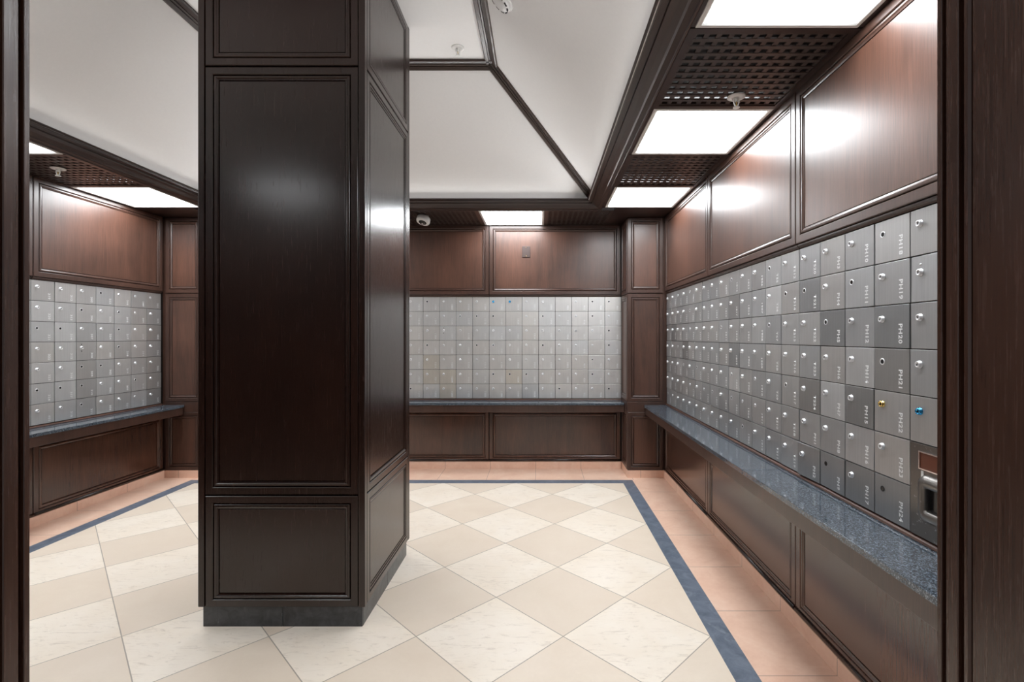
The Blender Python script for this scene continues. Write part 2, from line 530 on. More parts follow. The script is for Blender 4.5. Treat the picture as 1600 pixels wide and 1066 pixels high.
# moulding strips on the hips and around the top of the tray
def strip(bm, p0, p1, face_pt, w, gap, t=.016):
    """flat bar along p0-p1 lying on the plane through face_pt, on the room side"""
    p0, p1, q = Vector(p0), Vector(p1), Vector(face_pt)
    d = (p1 - p0).normalized()
    s = (q - p0); s = (s - d * s.dot(d)).normalized()
    n = d.cross(s).normalized()
    c = Vector((XC, YC, 2.0))
    if (c - p0).dot(n) < 0: n = -n
    def ring(p, e):
        return [bm.verts.new(p + s * a + n * b) for a, b in ((gap, -.004), (gap, t * .55), (gap + .003, t * .8), (gap + w * .30, t * .7), (gap + w * .36, t), (w - .006, t), (w, t * .6), (w, -.004))]
    a, b = ring(p0, 0), ring(p1, 1)
    k = len(a)
    for i in range(k):
        bm.faces.new((a[i], a[(i + 1) % k], b[(i + 1) % k], b[i]))
    bm.faces.new(a); bm.faces.new(b)
L3 = [(x, y, ZCV) for x, y in lo]; H3 = [(x, y, ZT2) for x, y in hi]
ti = 7
for k in range(4):
    j = (k + 1) % 4; i = (k - 1) % 4
    bm = bmesh.new()
    strip(bm, L3[k], H3[k], L3[j], .046, .004); strip(bm, L3[k], H3[k], L3[i], .046, .004)
    struct(obj('trim_%d' % ti, bm, M['wood_beam'])); ti += 1
    bm = bmesh.new()
    strip(bm, H3[k], H3[j], L3[k], .050, .004); strip(bm, H3[k], H3[j], (XC, YC, ZT2), .046, .004)
    struct(obj('trim_%d' % ti, bm, M['wood_beam'])); ti += 1

# ------------------------------------------------------------------ soffit: lamps, lattices, corner boards
LS = .58
def ceiling_light(label, x0, x1, y0, y1, group):
    cx, cy = (x0 + x1) / 2, (y0 + y1) / 2
    w, d = x1 - x0, y1 - y0
    t = thing('ceiling_light', label, 'ceiling light', (cx, cy, ZS), 0, group)
    bm = bmesh.new()
    pf = [(0, .03), (0, -.003), (.003, -.005), (.016, -.005), (.0225, -.001), (.0235, .03)]
    rings = [[bm.verts.new((sx * (w / 2 - i), sy * (d / 2 - i), z)) for sx, sy in ((-1, -1), (1, -1), (1, 1), (-1, 1))] for i, z in pf]
    for a, b in zip(rings, rings[1:]):
        for k in range(4):
            bm.faces.new((a[k], a[(k + 1) % 4], b[(k + 1) % 4], b[k]))
    obj('frame', bm, M['white_metal'], t)
    obj('diffuser', bbox(-w / 2 + .0235, w / 2 - .0235, -d / 2 + .0235, d / 2 - .0235, .0125, .020), M['lamp'], t)
    return t
G_L = 'square ceiling lamps around the soffit'
RXA, RXB = .558, 1.142
def mir(x): return 2 * XC - x
LY = [(1.185, 1.762), (2.392, 2.985), (3.638, 4.216)]
nm = ['nearest the doorway', 'second from the doorway', 'farthest from the doorway']
for (y0, y1), s in zip(LY, nm):
    ceiling_light('square lit ceiling lamp over the right counter, ' + s, RXA, RXB, y0, y1, G_L)
for (y0, y1), s in zip(LY, nm):
    ceiling_light('square lit ceiling lamp over the left counter, ' + s, mir(RXB), mir(RXA), y0, y1, G_L)
BLX = [(-.548, .036), (mir(.036), mir(-.548))]
BLY = (4.322, 4.885)
ceiling_light('square lit ceiling lamp over the back counter, right of the column', BLX[0][0], BLX[0][1], BLY[0], BLY[1], G_L)
ceiling_light('square lit ceiling lamp over the back counter, hidden behind the column', BLX[1][0], BLX[1][1], BLY[0], BLY[1], G_L)
FLX = [(-.80, -.22), (-2.20, -1.62)]; FLY = (.64, .88)
FY1 = TYF - BW                                                  # front soffit reaches from the front wall to the crown beam
FLY = (YF + .03, FY1 - .01)
ceiling_light('square lit ceiling lamp above the doorway, just inside the front wall', FLX[0][0], FLX[0][1], FLY[0], FLY[1], G_L)
ceiling_light('square lit ceiling lamp inside the front wall, left of the doorway', FLX[1][0], FLX[1][1], FLY[0], FLY[1], G_L)

def lattice(label, x0, x1, y0, y1):
    cx, cy = (x0 + x1) / 2, (y0 + y1) / 2
    w, d = x1 - x0, y1 - y0
    t = thing('lattice_panel', label, 'lattice panel', (cx, cy, ZS), 0, 'woven wood lattice panels in the soffit')
    bm = bmesh.new()
    rl = .030
    box(bm, -w / 2, w / 2, -d / 2, -d / 2 + rl, -.004, .02); box(bm, -w / 2, w / 2, d / 2 - rl, d / 2, -.004, .02)
    box(bm, -w / 2, -w / 2 + rl, -d / 2 + rl, d / 2 - rl, -.004, .02); box(bm, w / 2 - rl, w / 2, -d / 2 + rl, d / 2 - rl, -.004, .02)
    obj('frame', bm, M['wood_beam'], t)
    iw, idp = w - 2 * rl, d - 2 * rl
    nx, ny = max(2, round(iw / .045)), max(2, round(idp / .048))
    bm = bmesh.new()
    px, py = iw / nx, idp / ny
    bw = .020
    # flat slats crossing in two layers, square openings between them
    for i in range(nx + 1):
        x = -iw / 2 + i * px
        box(bm, x - bw / 2, x + bw / 2, -idp / 2, idp / 2, .002, .008)
    for j in range(ny + 1):
        y = -idp / 2 + j * py
        box(bm, -iw / 2, iw / 2, y - bw / 2, y + bw / 2, .0002, .0066)
    obj('weave', bm, M['wood_lattice'], t)
    obj('backing', bbox(-w / 2, w / 2, -d / 2, d / 2, .05, .056), M['shadow_gap'], t)
    return t
SX0, SX1 = TX1 + BW + .001, 1.160
GP = .003
lattice('dark woven lattice with white sprinkler, over right counter between two nearest lamps', SX0, SX1, LY[0][1] + GP, LY[1][0] - GP)
lattice('dark woven lattice over right counter, between the two farthest lamps', SX0, SX1, LY[1][1] + GP, LY[2][0] - GP)
lattice('dark woven lattice with white sprinkler, over left counter before the farthest lamp', mir(SX1), mir(SX0), LY[1][1] + GP, LY[2][0] - GP)
lattice('dark woven lattice over left counter, between the two nearest lamps', mir(SX1), mir(SX0), LY[0][1] + GP, LY[1][0] - GP)
BY0L, BY1L = TY1 + BW + .001, 4.896
lattice('dark woven lattice over back counter, right of its lit lamp', BLX[0][1] + GP, .655, BY0L, BY1L)
lattice('dark woven lattice over back counter, holding the white camera', BLX[1][1] + GP, BLX[0][0] - GP, BY0L, BY1L)
lattice('dark woven lattice over back counter, left of the hidden lamp', mir(.655), BLX[1][0] - GP, BY0L, BY1L)

def soffit_board(x0, x1, y0, y1):
    global ti
    o = struct(obj('trim_%d' % ti, bbox(x0, x1, y0, y1, ZS - .002, ZS + .018, .002), M['wood_beam'])); ti += 1
    return o
for a, b in ((.657, 1.188), (mir(1.188), mir(.657))):
    soffit_board(a, b, LY[2][1] + .003, YB - .002)
for x0, x1, x2, x3 in ((SX0, RXA - .001, RXB + .001, 1.188), (mir(RXA) + .001, mir(SX0), mir(1.188), mir(RXB) - .001)):
    for y0, y1 in LY:
        soffit_board(x0, x1, y0, y1); soffit_board(x2, x3, y0, y1)
soffit_board(SX0, 1.188, YF, LY[0][0] - .002); soffit_board(mir(1.188), mir(SX0), YF, LY[0][0] - .002)
soffit_board(mir(SX0) + .002, FLX[1][0] - .002, YF, FY1); soffit_board(FLX[1][1] + .002, FLX[0][0] - .002, YF, FY1)
soffit_board(FLX[0][1] + .002, SX0 - .002, YF, FY1)

# fill lamps added to brighten the tray, out of sight behind the crown beam's lip
def added_fill_lamp(label, p, d, L, k=1.0):
    d = Vector(d).normalized()
    t = thing('added_fill_light', label, 'added fill light', p, 0, 'added fill lamps behind the crown beam')
    li = bpy.data.lights.new('added_fill_lamp', 'AREA'); li.shape = 'RECTANGLE'
    li.size = L; li.size_y = .012; li.energy = FILL_POWER * L * k; li.spread = 1.62
    li.color = (1.0, 1.0, 1.0)
    o = bpy.data.objects.new('lamp', li); COL.objects.link(o); o.parent = t
    o.rotation_euler = (d + Vector((0, 0, .24))).to_track_quat('-Z', 'Y').to_euler()
    bm = bmesh.new()
    wv = Vector((-d.y, d.x, 0))
    def q(a, b, c): return wv * a + d * b + Vector((0, 0, c))
    for (b0, b1, c0, c1) in ((-.012, -.008, -.013, .008), (-.008, .006, -.013, -.009)):
        vs = box(bm, 0, 1, 0, 1, 0, 1)
        for v in vs: v.co = q((v.co.x - .5) * L, b0 + v.co.y * (b1 - b0), c0 + v.co.z * (c1 - c0))
    obj('fill_channel', bm, M['white_metal'], t)
cz = 2.5035; cd = FILL_GAP - .016
added_fill_lamp('added fill lamp hidden above the left crown beam', (TXL - cd, YC, cz), (1, 0, 0), 2.9)
added_fill_lamp('added fill lamp hidden above the right crown beam', (TX1 + cd, YC, cz), (-1, 0, 0), 2.9)
added_fill_lamp('added fill lamp hidden above the back crown beam', (XC, TY1 + cd, cz), (0, -1, 0), 2.9)
added_fill_lamp('added fill lamp hidden above the front crown beam', (XC, TYF - cd, cz), (0, 1, 0), 2.9, .6)

# ------------------------------------------------------------------ corner pilasters
def panel_set(parent, zs, w, cx, y, rot, wf, wd, rail=.034, th=.02):
    """stack of framed panels as parts (frame) with moulding and field below them"""
    for z0, z1 in zs:
        pp = panel_parts(w, z1 - z0, wf, wd, rail, th)
        fr = put('panel', pp[0][1], parent, (cx, y, z0), rot)
        for nm_, me in pp[1:]:
            put(nm_, me, fr)

PZ = [(.072, .612), (.712, 1.719), (1.726, 2.43)]
def pilaster(label, cx):
    t = thing('pilaster', label, 'pilaster', (cx, 0, 0), 0, 'corner pilasters')
    s = 1 if cx > XC else -1
    hw = (PX1 - PX0) / 2
    bm = bmesh.new()
    x0, x1 = (-hw + .02, XR - cx - .001) if s > 0 else (XL - cx + .001, hw - .02)
    box(bm, x0, x1, PY + .02, YB - .001, .071, 2.431)
    obj('core', bm, M['wood'], t)
    panel_set(t, PZ, 2 * hw - .012, 0, PY + .020, 0, M['wood'], M['wood_field'])
    obj('band', bbox(-hw + .004, hw - .004, PY + .002, PY + .02, .614, .710, .002), M['wood'], t)
    # narrow return facing the middle of the room
    rd = 4.895 - PY - .022
    panel_set(t, PZ, rd, -s * (hw - .02), PY + .022 + rd / 2, RW if s > 0 else RL, M['wood'], M['wood_field'])
    bm = bmesh.new()
    xi = -s * (hw - .001)
    box(bm, min(xi, -s * (hw - .02)), max(xi, -s * (hw - .02)), PY + .022, 4.895, .614, .710)
    obj('band', bm, M['wood'], t)
    bm = bmesh.new()
    x0, x1 = (-hw + .002, XR - cx - .001) if s > 0 else (XL - cx + .001, hw - .002)
    box(bm, x0, x1, PY + .001, YB - .001, 0, .070)
    obj('stone_base', bm, M['rose_x'], t)
    return t
pilaster('panelled dark wood pilaster in the back right corner', (PX0 + PX1) / 2)
pilaster('panelled dark wood pilaster in the back left corner', mir((PX0 + PX1) / 2))

# ------------------------------------------------------------------ wall panels
Y_MOD = [4.557, 3.391, 2.225, 1.059]
X_MOD = [.806, -.512, -1.838, -3.156]
UZ, UH = 1.739, 2.4325 - 1.739
LZ, LH = .073, .587 - .073
far = ['beside the back pilaster', 'in the middle of the wall', 'nearest the doorway']
for k in range(3):
    y0, y1 = Y_MOD[k + 1], Y_MOD[k]
    w = y1 - y0 - .006; cy = (y0 + y1) / 2
    wall_panel('upper reddish brown wood panel on right wall, ' + far[k], (XR - .002, cy, UZ), RW, w, UH, 'upper wall panels', 'cove')
    wall_panel('upper reddish brown wood panel on left wall, ' + far[k], (XL + .002, cy, UZ), RL, w, UH, 'upper wall panels', 'cove')
    wall_panel('lower dark wood panel under right counter, ' + far[k], (XR - .002, cy, LZ), RW, w, LH, 'panels under the counters', 'bead')
    wall_panel('lower dark wood panel under left counter, ' + far[k], (XL + .002, cy, LZ), RL, w, LH, 'panels under the counters', 'bead')
bk = ['beside the right pilaster, with small wall plate', 'left of the panel with wall plate', 'beside the left pilaster']
bl = ['beside the right pilaster', 'beside the column', 'beside the left pilaster']
for k in range(3):
    x0, x1 = X_MOD[k + 1], X_MOD[k]
    w = x1 - x0 - .006; cx = (x0 + x1) / 2
    wall_panel('upper brown wood panel on back wall, ' + bk[k], (cx, YB - .002, UZ), RB, w, UH, 'upper wall panels', 'cove')
    wall_panel('lower dark wood panel under back counter, ' + bl[k], (cx, YB - .002, LZ), RB, w, LH, 'panels under the counters', 'bead')
for s, x, r, nme in ((1, XR - .002, RW, 'right'), (-1, XL + .002, RL, 'left')):
    wall_panel('tall narrow wood panel at the doorway end of the %s wall' % nme, (x, (YF + 1.052) / 2, .712), r, 1.052 - YF - .006, 1.719, 'end panels by the doorway')

# ------------------------------------------------------------------ counters
GT = .681
def counter(label, loc, rot, L, seams):
    """long ledge: local x along the wall, y = 0 at the wall, -y towards the room"""
    t = thing('counter', label, 'counter', loc, rot, 'granite topped counters')
    bm = bmesh.new()
    x = -L / 2
    for s in list(seams) + [L / 2]:
        b2 = bbox(x, s - .0006, -.2195, 0, GT - .022, GT, .002)
        me = bpy.data.meshes.new('tmp'); b2.to_mesh(me); b2.free(); bm.from_mesh(me); bpy.data.meshes.remove(me)
        x = s + .0006
    obj('granite_top', bm, M['granite'], t)
    obj('apron', bbox(-L / 2, L / 2, -.208, -.19, .591, GT - .0225, .002), M['wood'], t)
    obj('soffit_board', bbox(-L / 2, L / 2, -.1895, -.001, .635, GT - .0225), M['wood_dark'], t)
    bm = bmesh.new()
    prf = [(0, GT), (-.017, GT), (-.019, GT + .004), (-.017, GT + .010), (-.010, GT + .013), (0, GT + .014)]
    a = [bm.verts.new((-L / 2, y, z)) for y, z in prf]; b = [bm.verts.new((L / 2, y, z)) for y, z in prf]
    for k in range(len(prf)):
        bm.faces.new((a[k], a[(k + 1) % len(prf)], b[(k + 1) % len(prf)], b[k]))
    bm.faces.new(a); bm.faces.new(b)
    obj('rear_trim', bm, M['wood_field'], t)
    return t
LR = PY - .003 - YF - .01
counter('grey granite counter on dark wood apron along the right wall', (XR - .001, (PY - .003 + YF + .01) / 2, 0), RW, LR, [-1.0, .25])
counter('grey granite counter on dark wood apron along the left wall', (XL + .001, (PY - .003 + YF + .01) / 2, 0), RL, LR, [-.4, .8])
LB = PX0 - mir(PX0) - .006
counter('grey granite counter on dark wood apron along the back wall', (XC, YB - .001, 0), RB, LB, [-1.0, .45])

# ------------------------------------------------------------------ mailboxes
random.seed(7)
DW, DH, DT = .1658, .1456, .011
Z_TOP = 1.7175
txt_cache = {}
dg = None
def number_mesh(s):
    if s in txt_cache: return txt_cache[s]
    cu = bpy.data.curves.new('number', 'FONT')
    cu.body = s; cu.size = .0275; cu.offset = .0007; cu.resolution_u = 2; cu.space_character = 1.12
    cu.align_x = 'LEFT'; cu.align_y = 'CENTER'
    to = bpy.data.objects.new('tmp_text', cu)
    COL.objects.link(to)
    d = bpy.context.evaluated_depsgraph_get()
    me = bpy.data.meshes.new_from_object(to.evaluated_get(d))
    bpy.data.objects.remove(to); bpy.data.curves.remove(cu)
    xs = [v.co.x for v in me.vertices]; x1 = max(xs)
    for v in me.vertices:                                        # lettering reads downwards, tops to the right
        v.co = Vector((v.co.y * .85, -.0006, x1 - v.co.x))
    me.materials.clear(); me.materials.append(M['number_paint']); me.name = 'number'
    txt_cache[s] = me
    return me

bmd = bbox(-DW / 2 + .0019, DW / 2 - .0019, -DT, 0, .0017, DH - .0017, .0012)
DOOR = mesh_of('door', bmd, M['door'])
OUT = Matrix.Rotation(PI / 2, 4, 'X')                            # turned shapes point out of the wall (-y)
def lock_mesh(mat, r=.0104, ln=.0095, hole=False, flush=False):
    bm = bmesh.new()
    if hole:                                                     # worn lock sunk in its ring
        lathe(bm, [(r + .001, -.001), (r + .001, .0012), (r - .0015, .0014), (r - .0025, .0004)], 18, OUT, 0, False)
        lathe(bm, [(r - .0025, .0004), (r - .004, .0003), (.0005, .0003)], 18, OUT, 1, True)
    elif flush:
        lathe(bm, [(r, -.001), (r, .002), (r - .002, .0028), (.003, .0028)], 18, OUT, 0, True)
        box(bm, -.0008, .0008, -.0031, -.0027, -.004, .004, 1)
    else:
        lathe(bm, [(r + .0016, -.001), (r + .0016, .0014), (r, .002), (r, ln - .002), (r - .0015, ln), (.0065, ln), (.006, ln - .0012), (.0005, ln - .0012)], 18, OUT, 0, True)
        box(bm, -.0009, .0009, -ln - .0001, -ln + .0010, -.0042, .0042, 1)
    me = mesh_of('lock', bm, [mat, M['black_plastic']])
    for p in me.polygons:
        p.use_smooth = len(p.vertices) == 4 and p.material_index == 0
    return me
LOCK = {'c': lock_mesh(M['satin']), 'b': lock_mesh(M['blue_lock']), 'y': lock_mesh(M['brass']),
        'r': lock_mesh(M['satin'], hole=True), 'h': lock_mesh(M['shadow_gap'], .0085, hole=True), 'f': lock_mesh(M['satin'], flush=True)}
bm = bmesh.new(); lathe(bm, [(.0036, -.001), (.0036, .0012), (.002, .0018), (.0004, .0019)], 12, OUT, 0, True)
STUD = mesh_of('stud', bm, M['chrome'], True)
bm = bmesh.new(); lathe(bm, [(.004, -.001), (.004, .0006), (.0004, .0007)], 12, OUT, 0, True)
DOT = mesh_of('screw_hole', bm, M['shadow_gap'], True)
LDESC = {'c': 'round chrome lock', 'b': 'blue lock', 'y': 'brass lock', 'r': 'sunken lock', 'h': 'empty lock hole', 'f': 'flat lock', 'n': 'no lock', 'd': 'lock between two holes', '2': 'chrome lock under small stud'}
ORD = ['top', 'second', 'third', 'fourth', 'fifth', 'sixth', 'bottom']
NTH = ['first', 'second', 'third', 'fourth', 'fifth', 'sixth', 'seventh', 'eighth', 'ninth', 'tenth', 'eleventh', 'twelfth', 'thirteenth', 'fourteenth',
       'fifteenth', 'sixteenth', 'seventeenth', 'eighteenth', 'nineteenth', 'twentieth', '21st', '22nd', '23rd', '24th']
def mailbox(label, loc, rot, lk, num, tone, group, tilt=0.0):
    t = thing('mailbox', label, 'mailbox', loc, rot, group)
    d = put('door', DOOR, t); d.color = tone + (1,)
    d.location = (0, random.uniform(-.0015, .0008), 0)
    d.rotation_euler = (random.gauss(0, .004), 0, random.gauss(0, .005))
    if tilt:
        d.rotation_euler = (0, 0, tilt); d.location = (0, -.006, 0)
    lx, lz = -DW / 2 + .041, DH - .047
    yf = -DT + d.location.y - .0004
    if lk in LOCK:
        o = put('lock', LOCK[lk], d, (lx, -DT, lz))
        o.rotation_euler = (0, random.uniform(-.6, .6), 0)
    elif lk == 'd':
        put('lock', LOCK['c'], d, (lx, -DT, lz)); put('screw_hole', DOT, d, (lx, -DT, lz + .026)); put('screw_hole', DOT, d, (lx, -DT, lz - .026))
    elif lk == '2':
        put('lock', LOCK['c'], d, (lx, -DT, lz - .006)); put('stud', STUD, d, (lx, -DT, lz + .018))
    if num:
        put('number', number_mesh(num), d, (DW / 2 - .040, -DT, .016))
    return t

REST = bmesh.new()
def rest_box(loc, rot):
    mt = Matrix.Translation(loc) @ Matrix.Rotation(rot, 4, 'Z')
    for me, off, mi in ((DOOR, (0, 0, 0), 0), (LOCK['c'], (-DW / 2 + .041, -DT, DH - .047), 1)):
        n0 = len(REST.verts); f0 = len(REST.faces)
        REST.from_mesh(me); REST.verts.ensure_lookup_table(); REST.faces.ensure_lookup_table()
        for v in REST.verts[n0:]: v.co = mt @ (v.co + Vector(off))
        for f in REST.faces[f0:]: f.material_index = mi + f.material_index

def tone_of(base, spread=.12, warm=0.0):
    k = 1 + random.uniform(-spread, spread)
    wv = random.uniform(-.02, .02) + warm
    return (min(1, base * k * (1 + wv)), min(1, base * k), min(1, base * k * (1 - wv)))

# right wall: column 0 stands beside the pilaster, column 18 carries the highest numbers
PITCH = (Y_MOD[0] - Y_MOD[3]) / 21
def pick(): return random.choices('crfn', [72, 16, 10, 2])[0]
NEAR = {17: ('rccrych', ['PH18', 'PH19', 'PH20', 'PH21', 'PH22', 'PH23', 'PH24']),
        16: ('crccccc', ['PH10', 'PH11', 'PH12', 'PH14', 'PH15', 'PH16', 'PH17']),
        15: ('ccrccch', ['PH3', 'PH4', 'PH5', 'PH6', 'PH7', 'PH8', 'PH9']),
        14: ('crccccc', ['TS20', 'TS21', 'TS22', 'TS23', 'TS24', 'PH1', 'PH2']),
        13: ('crccrcc', ['TS12', 'TS14', 'TS15', 'TS16', 'TS17', 'TS18', 'TS19']),
        12: ('rcrcccc', ['TS5', 'TS6', 'TS7', 'TS8', 'TS9', 'TS10', 'TS11']),
        18: ('c2ccb', [''] * 5), 19: ('ccccc', [''] * 5), 20: ('ccccccc', [''] * 7)}
unit = 1601
DARK_R = {(17, 3), (16, 4), (14, 1), (9, 1), (14, 4), (17, 6), (16, 6), (15, 6), (17, 2), (15, 2), (1, 2), (3, 3), (9, 3), (14, 6)}
LIGHT_R = {(12, 1), (9, 4), (2, 4), (0, 5), (15, 4), (16, 3)}
for c in range(21):
    cy = Y_MOD[0] - PITCH * (c + .5)
    for r in range(7):
        if c in (18, 19) and r >= 5: continue
        if c in NEAR:
            lk, num = NEAR[c][0][r], NEAR[c][1][r]
        else:
            lk, num = pick(), str(unit); unit += 1
            if unit % 100 == 25: unit += 76
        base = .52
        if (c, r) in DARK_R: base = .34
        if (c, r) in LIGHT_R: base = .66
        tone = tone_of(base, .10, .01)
        if num.startswith('PH') and c >= 14:
            lab = 'grey metal mailbox numbered %s with %s on right wall' % (num, LDESC[lk])
        elif c == 18:
            lab = 'unnumbered grey mailbox with %s, %s row, right wall column beside doorway' % (LDESC[lk], ORD[r])
        elif c > 18:
            lab = 'unnumbered grey mailbox, %s row, right wall, %s hidden behind door frame' % (ORD[r], ('column', 'last column')[c - 19])
        else:
            lab = 'grey mailbox, %s, right wall %s row, %s from back pilaster' % (LDESC[lk], ORD[r], NTH[c])
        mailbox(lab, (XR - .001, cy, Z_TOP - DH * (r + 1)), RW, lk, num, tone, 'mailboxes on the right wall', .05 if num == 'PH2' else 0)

# back wall: column 0 stands beside the right pilaster
XP = (.814 - mir(.814)) / 24
BACK = ['ccrccbbfcnfrr'.replace('ccrcc', 'crccc'), 'cffrrrnfrffrf', 'ccdcfcccccccr', 'crfcrrccrcffr', 'ccfcffcfcffrc', 'cccccrrrcccrc', 'rccccccccrccr']
TAN = {(11, 4), (10, 5), (6, 5), (11, 5), (10, 6)}; DARKB = {(5, 6), (6, 6), (8, 6)}
unit = 901
for c in range(24):
    cx = .814 - XP * (c + .5)
    for r in range(7):
        lk = BACK[r][12 - c] if c < 13 else pick()
        if c > 13:
            rest_box((cx, YB - .001, Z_TOP - DH * (r + 1)), RB); continue
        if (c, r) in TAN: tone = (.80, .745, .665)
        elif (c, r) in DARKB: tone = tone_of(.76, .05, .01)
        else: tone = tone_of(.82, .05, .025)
        col = {(11, 4): 'tan', (10, 5): 'tan', (6, 5): 'tan', (5, 6): 'dark grey'}.get((c, r), 'pale grey')
        lab = '%s mailbox, %s, back wall %s row, %s from right pilaster' % (col, LDESC[lk], ORD[r], NTH[c])
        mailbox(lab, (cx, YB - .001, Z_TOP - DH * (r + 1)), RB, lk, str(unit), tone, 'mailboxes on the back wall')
        unit += 1
        if unit % 100 == 25: unit += 76

# left wall: column 0 stands beside the left pilaster
LEFT = ['cccrcff', 'ccrcrfc', 'rrccrcc', 'ccdcrcc', 'ccrrccc', 'rrrccrc', 'ccrccfc']
unit = 201
for c in range(21):
    cy = Y_MOD[0] - PITCH * (c + .5)
    for r in range(7):
        lk = LEFT[r][6 - c] if c < 7 else pick()
        if c > 6:
            rest_box((XL + .001, cy, Z_TOP - DH * (r + 1)), RL); continue
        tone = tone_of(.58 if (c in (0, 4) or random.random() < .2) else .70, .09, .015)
        lab = 'silver mailbox, %s, left wall %s row, %s from left pilaster' % (LDESC[lk], ORD[r], NTH[c])
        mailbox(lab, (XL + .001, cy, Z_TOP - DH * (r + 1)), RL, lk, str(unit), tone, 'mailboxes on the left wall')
        unit += 1
        if unit % 100 == 25: unit += 76

ro = obj('mailbox', REST, [M['door'], M['chrome'], M['black_plastic']])
ro.color = (.8, .79, .77, 1); ro['kind'] = 'stuff'
tag(ro, 'remaining grey mailboxes behind the column and beside the left door frame', 'mailboxes')

# mail slot plate below the last two columns of the right wall
y1 = Y_MOD[0] - 18 * PITCH; y0 = y1 - 2 * PITCH
t = thing('mail_slot_panel', 'scuffed steel mail slot panel with brown card holder by the doorway', 'mail slot', (XR - .001, (y0 + y1) / 2, Z_TOP - 7 * DH), RW)
pw, ph = y1 - y0, 2 * DH
obj('plate', bbox(-pw / 2 + .0012, pw / 2 - .0012, -.012, 0, .0012, ph - .0012, .0015), M['steel'], t)
lx = -pw / 2
bm = bmesh.new()
def ring_frame(bm, x0, x1, z0, z1, w, ya, yb):
    box(bm, x0, x1, ya, yb, z0, z0 + w); box(bm, x0, x1, ya, yb, z1 - w, z1)
    box(bm, x0, x0 + w, ya, yb, z0 + w, z1 - w); box(bm, x1 - w, x1, ya, yb, z0 + w, z1 - w)
ring_frame(bm, lx + .040, lx + .200, .212, .268, .004, -.016, -.012)
ch = obj('card_holder', bm, M['chrome'], t)
obj('card', bbox(lx + .0445, lx + .1955, -.0135, -.0122, .2165, .2635), M['brown_card'], ch)
bm = bmesh.new()
# bulging bezel around the slot opening
prf = [(0, .0119), (.004, .022), (.016, .030), (.034, .030), (.038, .024), (.038, .0122)]
w_, h_ = .215, .145
cx_ = lx + .042 + w_ / 2
rings = []
for ins, p in prf:
    x, z = w_ / 2 - ins, h_ / 2 - ins
    rr = max(.004, .03 - ins * .7)
    ring = []
    for sx, sz, a0 in ((1, 1, 0), (-1, 1, PI / 2), (-1, -1, PI), (1, -1, 3 * PI / 2)):
        for k in range(5):
            a = a0 + k * PI / 8
            ring.append(bm.verts.new((cx_ + sx * (x - rr) + rr * math.cos(a), -p, .128 + sz * (z - rr) + rr * math.sin(a))))
    rings.append(ring)
for a, b in zip(rings, rings[1:]):
    for k in range(20):
        f = bm.faces.new((a[k], a[(k + 1) % 20], b[(k + 1) % 20], b[k])); f.smooth = True
obj('bezel', bm, M['steel'], t)
obj('slot', bbox(cx_ - w_ / 2 + .037, cx_ + w_ / 2 - .037, -.0128, -.0121, .128 - h_ / 2 + .037, .128 + h_ / 2 - .037), M['black_plastic'], t)
bm = bmesh.new(); box(bm, lx + .046, lx + .056, -.0126, -.0121, .175, .208)
obj('worn_label', bm, M['white_metal'], t)

# ------------------------------------------------------------------ column
t = thing('column', 'square dark panelled wood column on charcoal stone plinth in the room', 'column', (-1.171, 2.5945, 0))
CW, CD = .756, .759
obj('plinth', (lambda: (lambda b: ([box(b, s * .1815 - .1805, s * .1815 + .1805, y - .006, y + .006, 0, .094) for s in (-1, 1) for y in (-.3605, .3605)],
    [box(b, x - .006, x + .006, s * .18 - .1785, s * .18 + .1785, 0, .094) for s in (-1, 1) for x in (-.357, .357)],
    box(b, -.352, .352, -.356, .356, 0, .0935), b)[-1])(bmesh.new()))(), M['plinth'], t)
obj('core', bbox(-CW / 2 + .02, CW / 2 - .02, -CD / 2 + .02, CD / 2 - .02, .0945, 3.188), M['wood_dark'], t)
CZ = [(.0945, .597), (.603, 2.541), (2.549, 3.186)]
for nmz, w, dpt, rot in (('f', CW, CD / 2, 0), ('b', CW, CD / 2, PI), ('r', CD, CW / 2, PI / 2), ('l', CD, CW / 2, -PI / 2)):
    d = Vector((0, -1, 0)); d.rotate(Matrix.Rotation(rot, 3, 'Z'))
    for z0, z1 in CZ:
        pp = panel_parts(w - .064, z1 - z0, M['wood_dark'], M['wood_dark'], .034, .020)
        fr = put('panel', pp[0][1], t, tuple(d * (dpt - .021)) [:2] + (z0,), rot)
        for nm_, me in pp[1:]:
            put(nm_, me, fr)
for sx in (-1, 1):
    for sy in (-1, 1):
        x1, y1 = sx * CW / 2, sy * CD / 2
        bm = bbox(min(x1, x1 - sx * .029), max(x1, x1 - sx * .029), min(y1, y1 - sy * .029), max(y1, y1 - sy * .029), .0945, 3.187, .003)
        obj('corner_post', bm, M['wood_dark'], t)

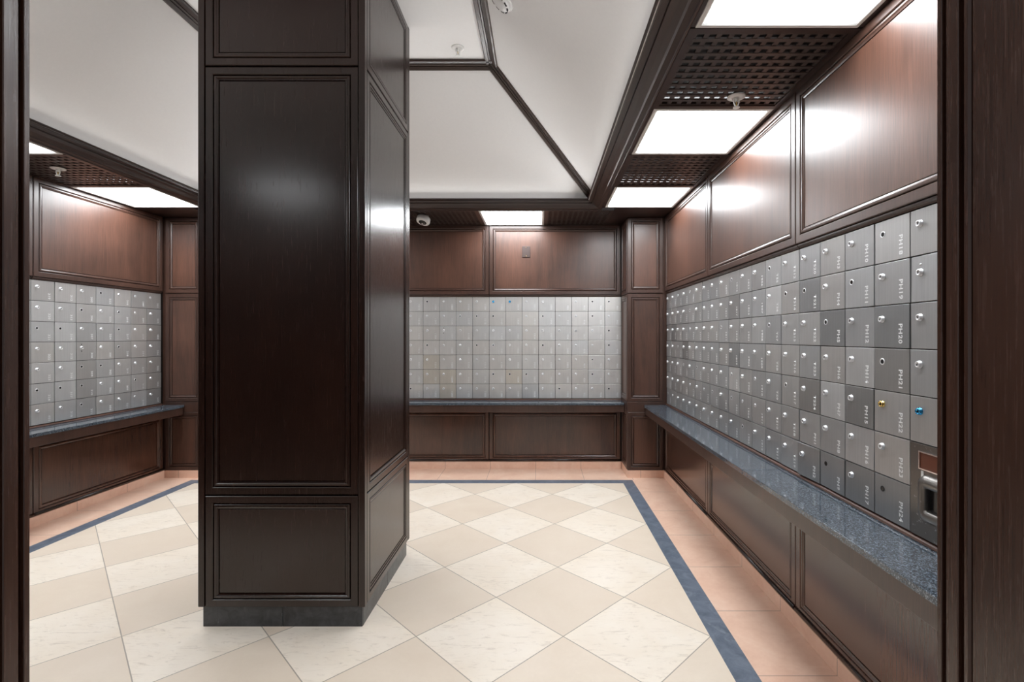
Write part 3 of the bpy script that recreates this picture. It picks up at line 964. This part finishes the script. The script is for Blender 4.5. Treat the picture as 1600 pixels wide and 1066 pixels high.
# ------------------------------------------------------------------ small fittings
def sprinkler(label, loc, group='fire sprinklers'):
    t = thing('sprinkler', label, 'sprinkler', loc, 0, group)
    bm = bmesh.new()
    lathe(bm, [(.041, 0), (.041, -.003), (.034, -.007), (.018, -.009), (.017, -.004)], 28, None, 0, True)
    obj('escutcheon', bm, M['white_metal'], t, True)
    bm = bmesh.new()
    lathe(bm, [(.011, -.004), (.011, -.016), (.007, -.018), (.006, -.024)], 14)
    for s in (-1, 1):
        vs = []
        for x, z in ((.0105, -.012), (.0120, -.026), (.0075, -.040), (.003, -.046)):
            vs.append((s * x, z))
        for (xa, za), (xb, zb) in zip(vs, vs[1:]):
            a = [bm.verts.new((xa + dx, dy, za)) for dx, dy in ((-.002, -.003), (.002, -.003), (.002, .003), (-.002, .003))]
            b = [bm.verts.new((xb + dx, dy, zb)) for dx, dy in ((-.002, -.003), (.002, -.003), (.002, .003), (-.002, .003))]
            for k in range(4): bm.faces.new((a[k], a[(k + 1) % 4], b[(k + 1) % 4], b[k]))
    obj('yoke', bm, M['white_metal'], t)
    bm = bmesh.new(); lathe(bm, [(.003, -.044), (.004, -.047), (.014, -.048), (.0155, -.051), (.012, -.052), (.0005, -.052)], 16)
    obj('deflector', bm, M['white_metal'], t, True)
    bm = bmesh.new(); lathe(bm, [(.0022, -.022), (.0026, -.034), (.0022, -.046)], 8)
    obj('bulb', bm, M['brass'], t, True)
    return t
sprinkler('white fire sprinkler under the lattice over the right counter', (.908, 2.265, ZS - .004))
sprinkler('white fire sprinkler under the lattice over the left counter', (-3.18, 3.23, ZS - .004))
sprinkler('white fire sprinkler on the raised ceiling beside the column', (-.533, 3.17, ZT2))

# smoke detector on the right slope of the tray
sl = math.atan2(ZT2 - ZCV, TX1 + FILL_GAP - TX2)
t = thing('smoke_detector', 'round white smoke detector on the sloping ceiling at the top edge', 'smoke detector', (-.192, 2.545, ZCV + (TX1 + FILL_GAP + .192) / (TX1 + FILL_GAP - TX2) * (ZT2 - ZCV)))
t.rotation_euler = (0, sl, 0)
bm = bmesh.new(); lathe(bm, [(.064, 0), (.066, -.008), (.064, -.012)], 32)
obj('base', bm, M['white_plastic'], t, True)
bm = bmesh.new(); lathe(bm, [(.058, -.012), (.058, -.026), (.050, -.034), (.030, -.040), (.001, -.041)], 32)
b_ = obj('cover', bm, M['white_plastic'], t, True)
bm = bmesh.new()
for k in range(10):
    a = 2 * PI * k / 10
    mt = Matrix.Rotation(a, 4, 'Z')
    vs = box(bm, .044, .0575, -.010, .010, -.0335, -.029)
    for v in vs: v.co = mt @ v.co
obj('vents', bm, M['shadow_gap'], t)

# security camera
t = thing('security_camera', 'small white dome security camera under the back lattice', 'camera', (-1.065, 4.50, ZS - .004))
bm = bmesh.new(); lathe(bm, [(.040, 0), (.040, -.010), (.034, -.014), (.030, -.022)], 28)
obj('mount', bm, M['white_plastic'], t, True)
rm = Matrix.Translation((0, -.004, -.016)) @ Matrix.Rotation(-.35, 4, 'X') @ Matrix.Rotation(.18, 4, 'Y')
bm = bmesh.new(); lathe(bm, [(.050, 0), (.060, -.006), (.0625, -.020), (.0625, -.042), (.058, -.052), (.046, -.056), (.036, -.054)], 32, rm)
obj('housing', bm, M['white_plastic'], t, True)
bm = bmesh.new(); lathe(bm, [(.036, -.0535), (.034, -.058), (.024, -.066), (.010, -.070), (.001, -.071)], 28, rm)
ln = obj('lens_dome', bm, M['black_plastic'], t, True)
bm = bmesh.new(); lathe(bm, [(.010, -.0700), (.010, -.0722), (.004, -.073), (.0005, -.073)], 16, rm)
obj('lens', bm, M['chrome'], ln, True)

# blank wall plate on the upper back panel
t = thing('wall_plate', 'small brown blank wall plate on the upper back panel', 'wall plate', (-.14, YB - .002 - .0135, 2.168))
obj('cover', bbox(-.040, .040, -.014, 0, -.055, .055, .002), M['wood_plate'], t)
bm = bmesh.new()
for z in (-.042, .042):
    lathe(bm, [(.0035, -.001), (.0035, .0008), (.0005, .001)], 10, Matrix.Translation((0, -.014, z)) @ OUT)
obj('screws', bm, M['brass'], t)
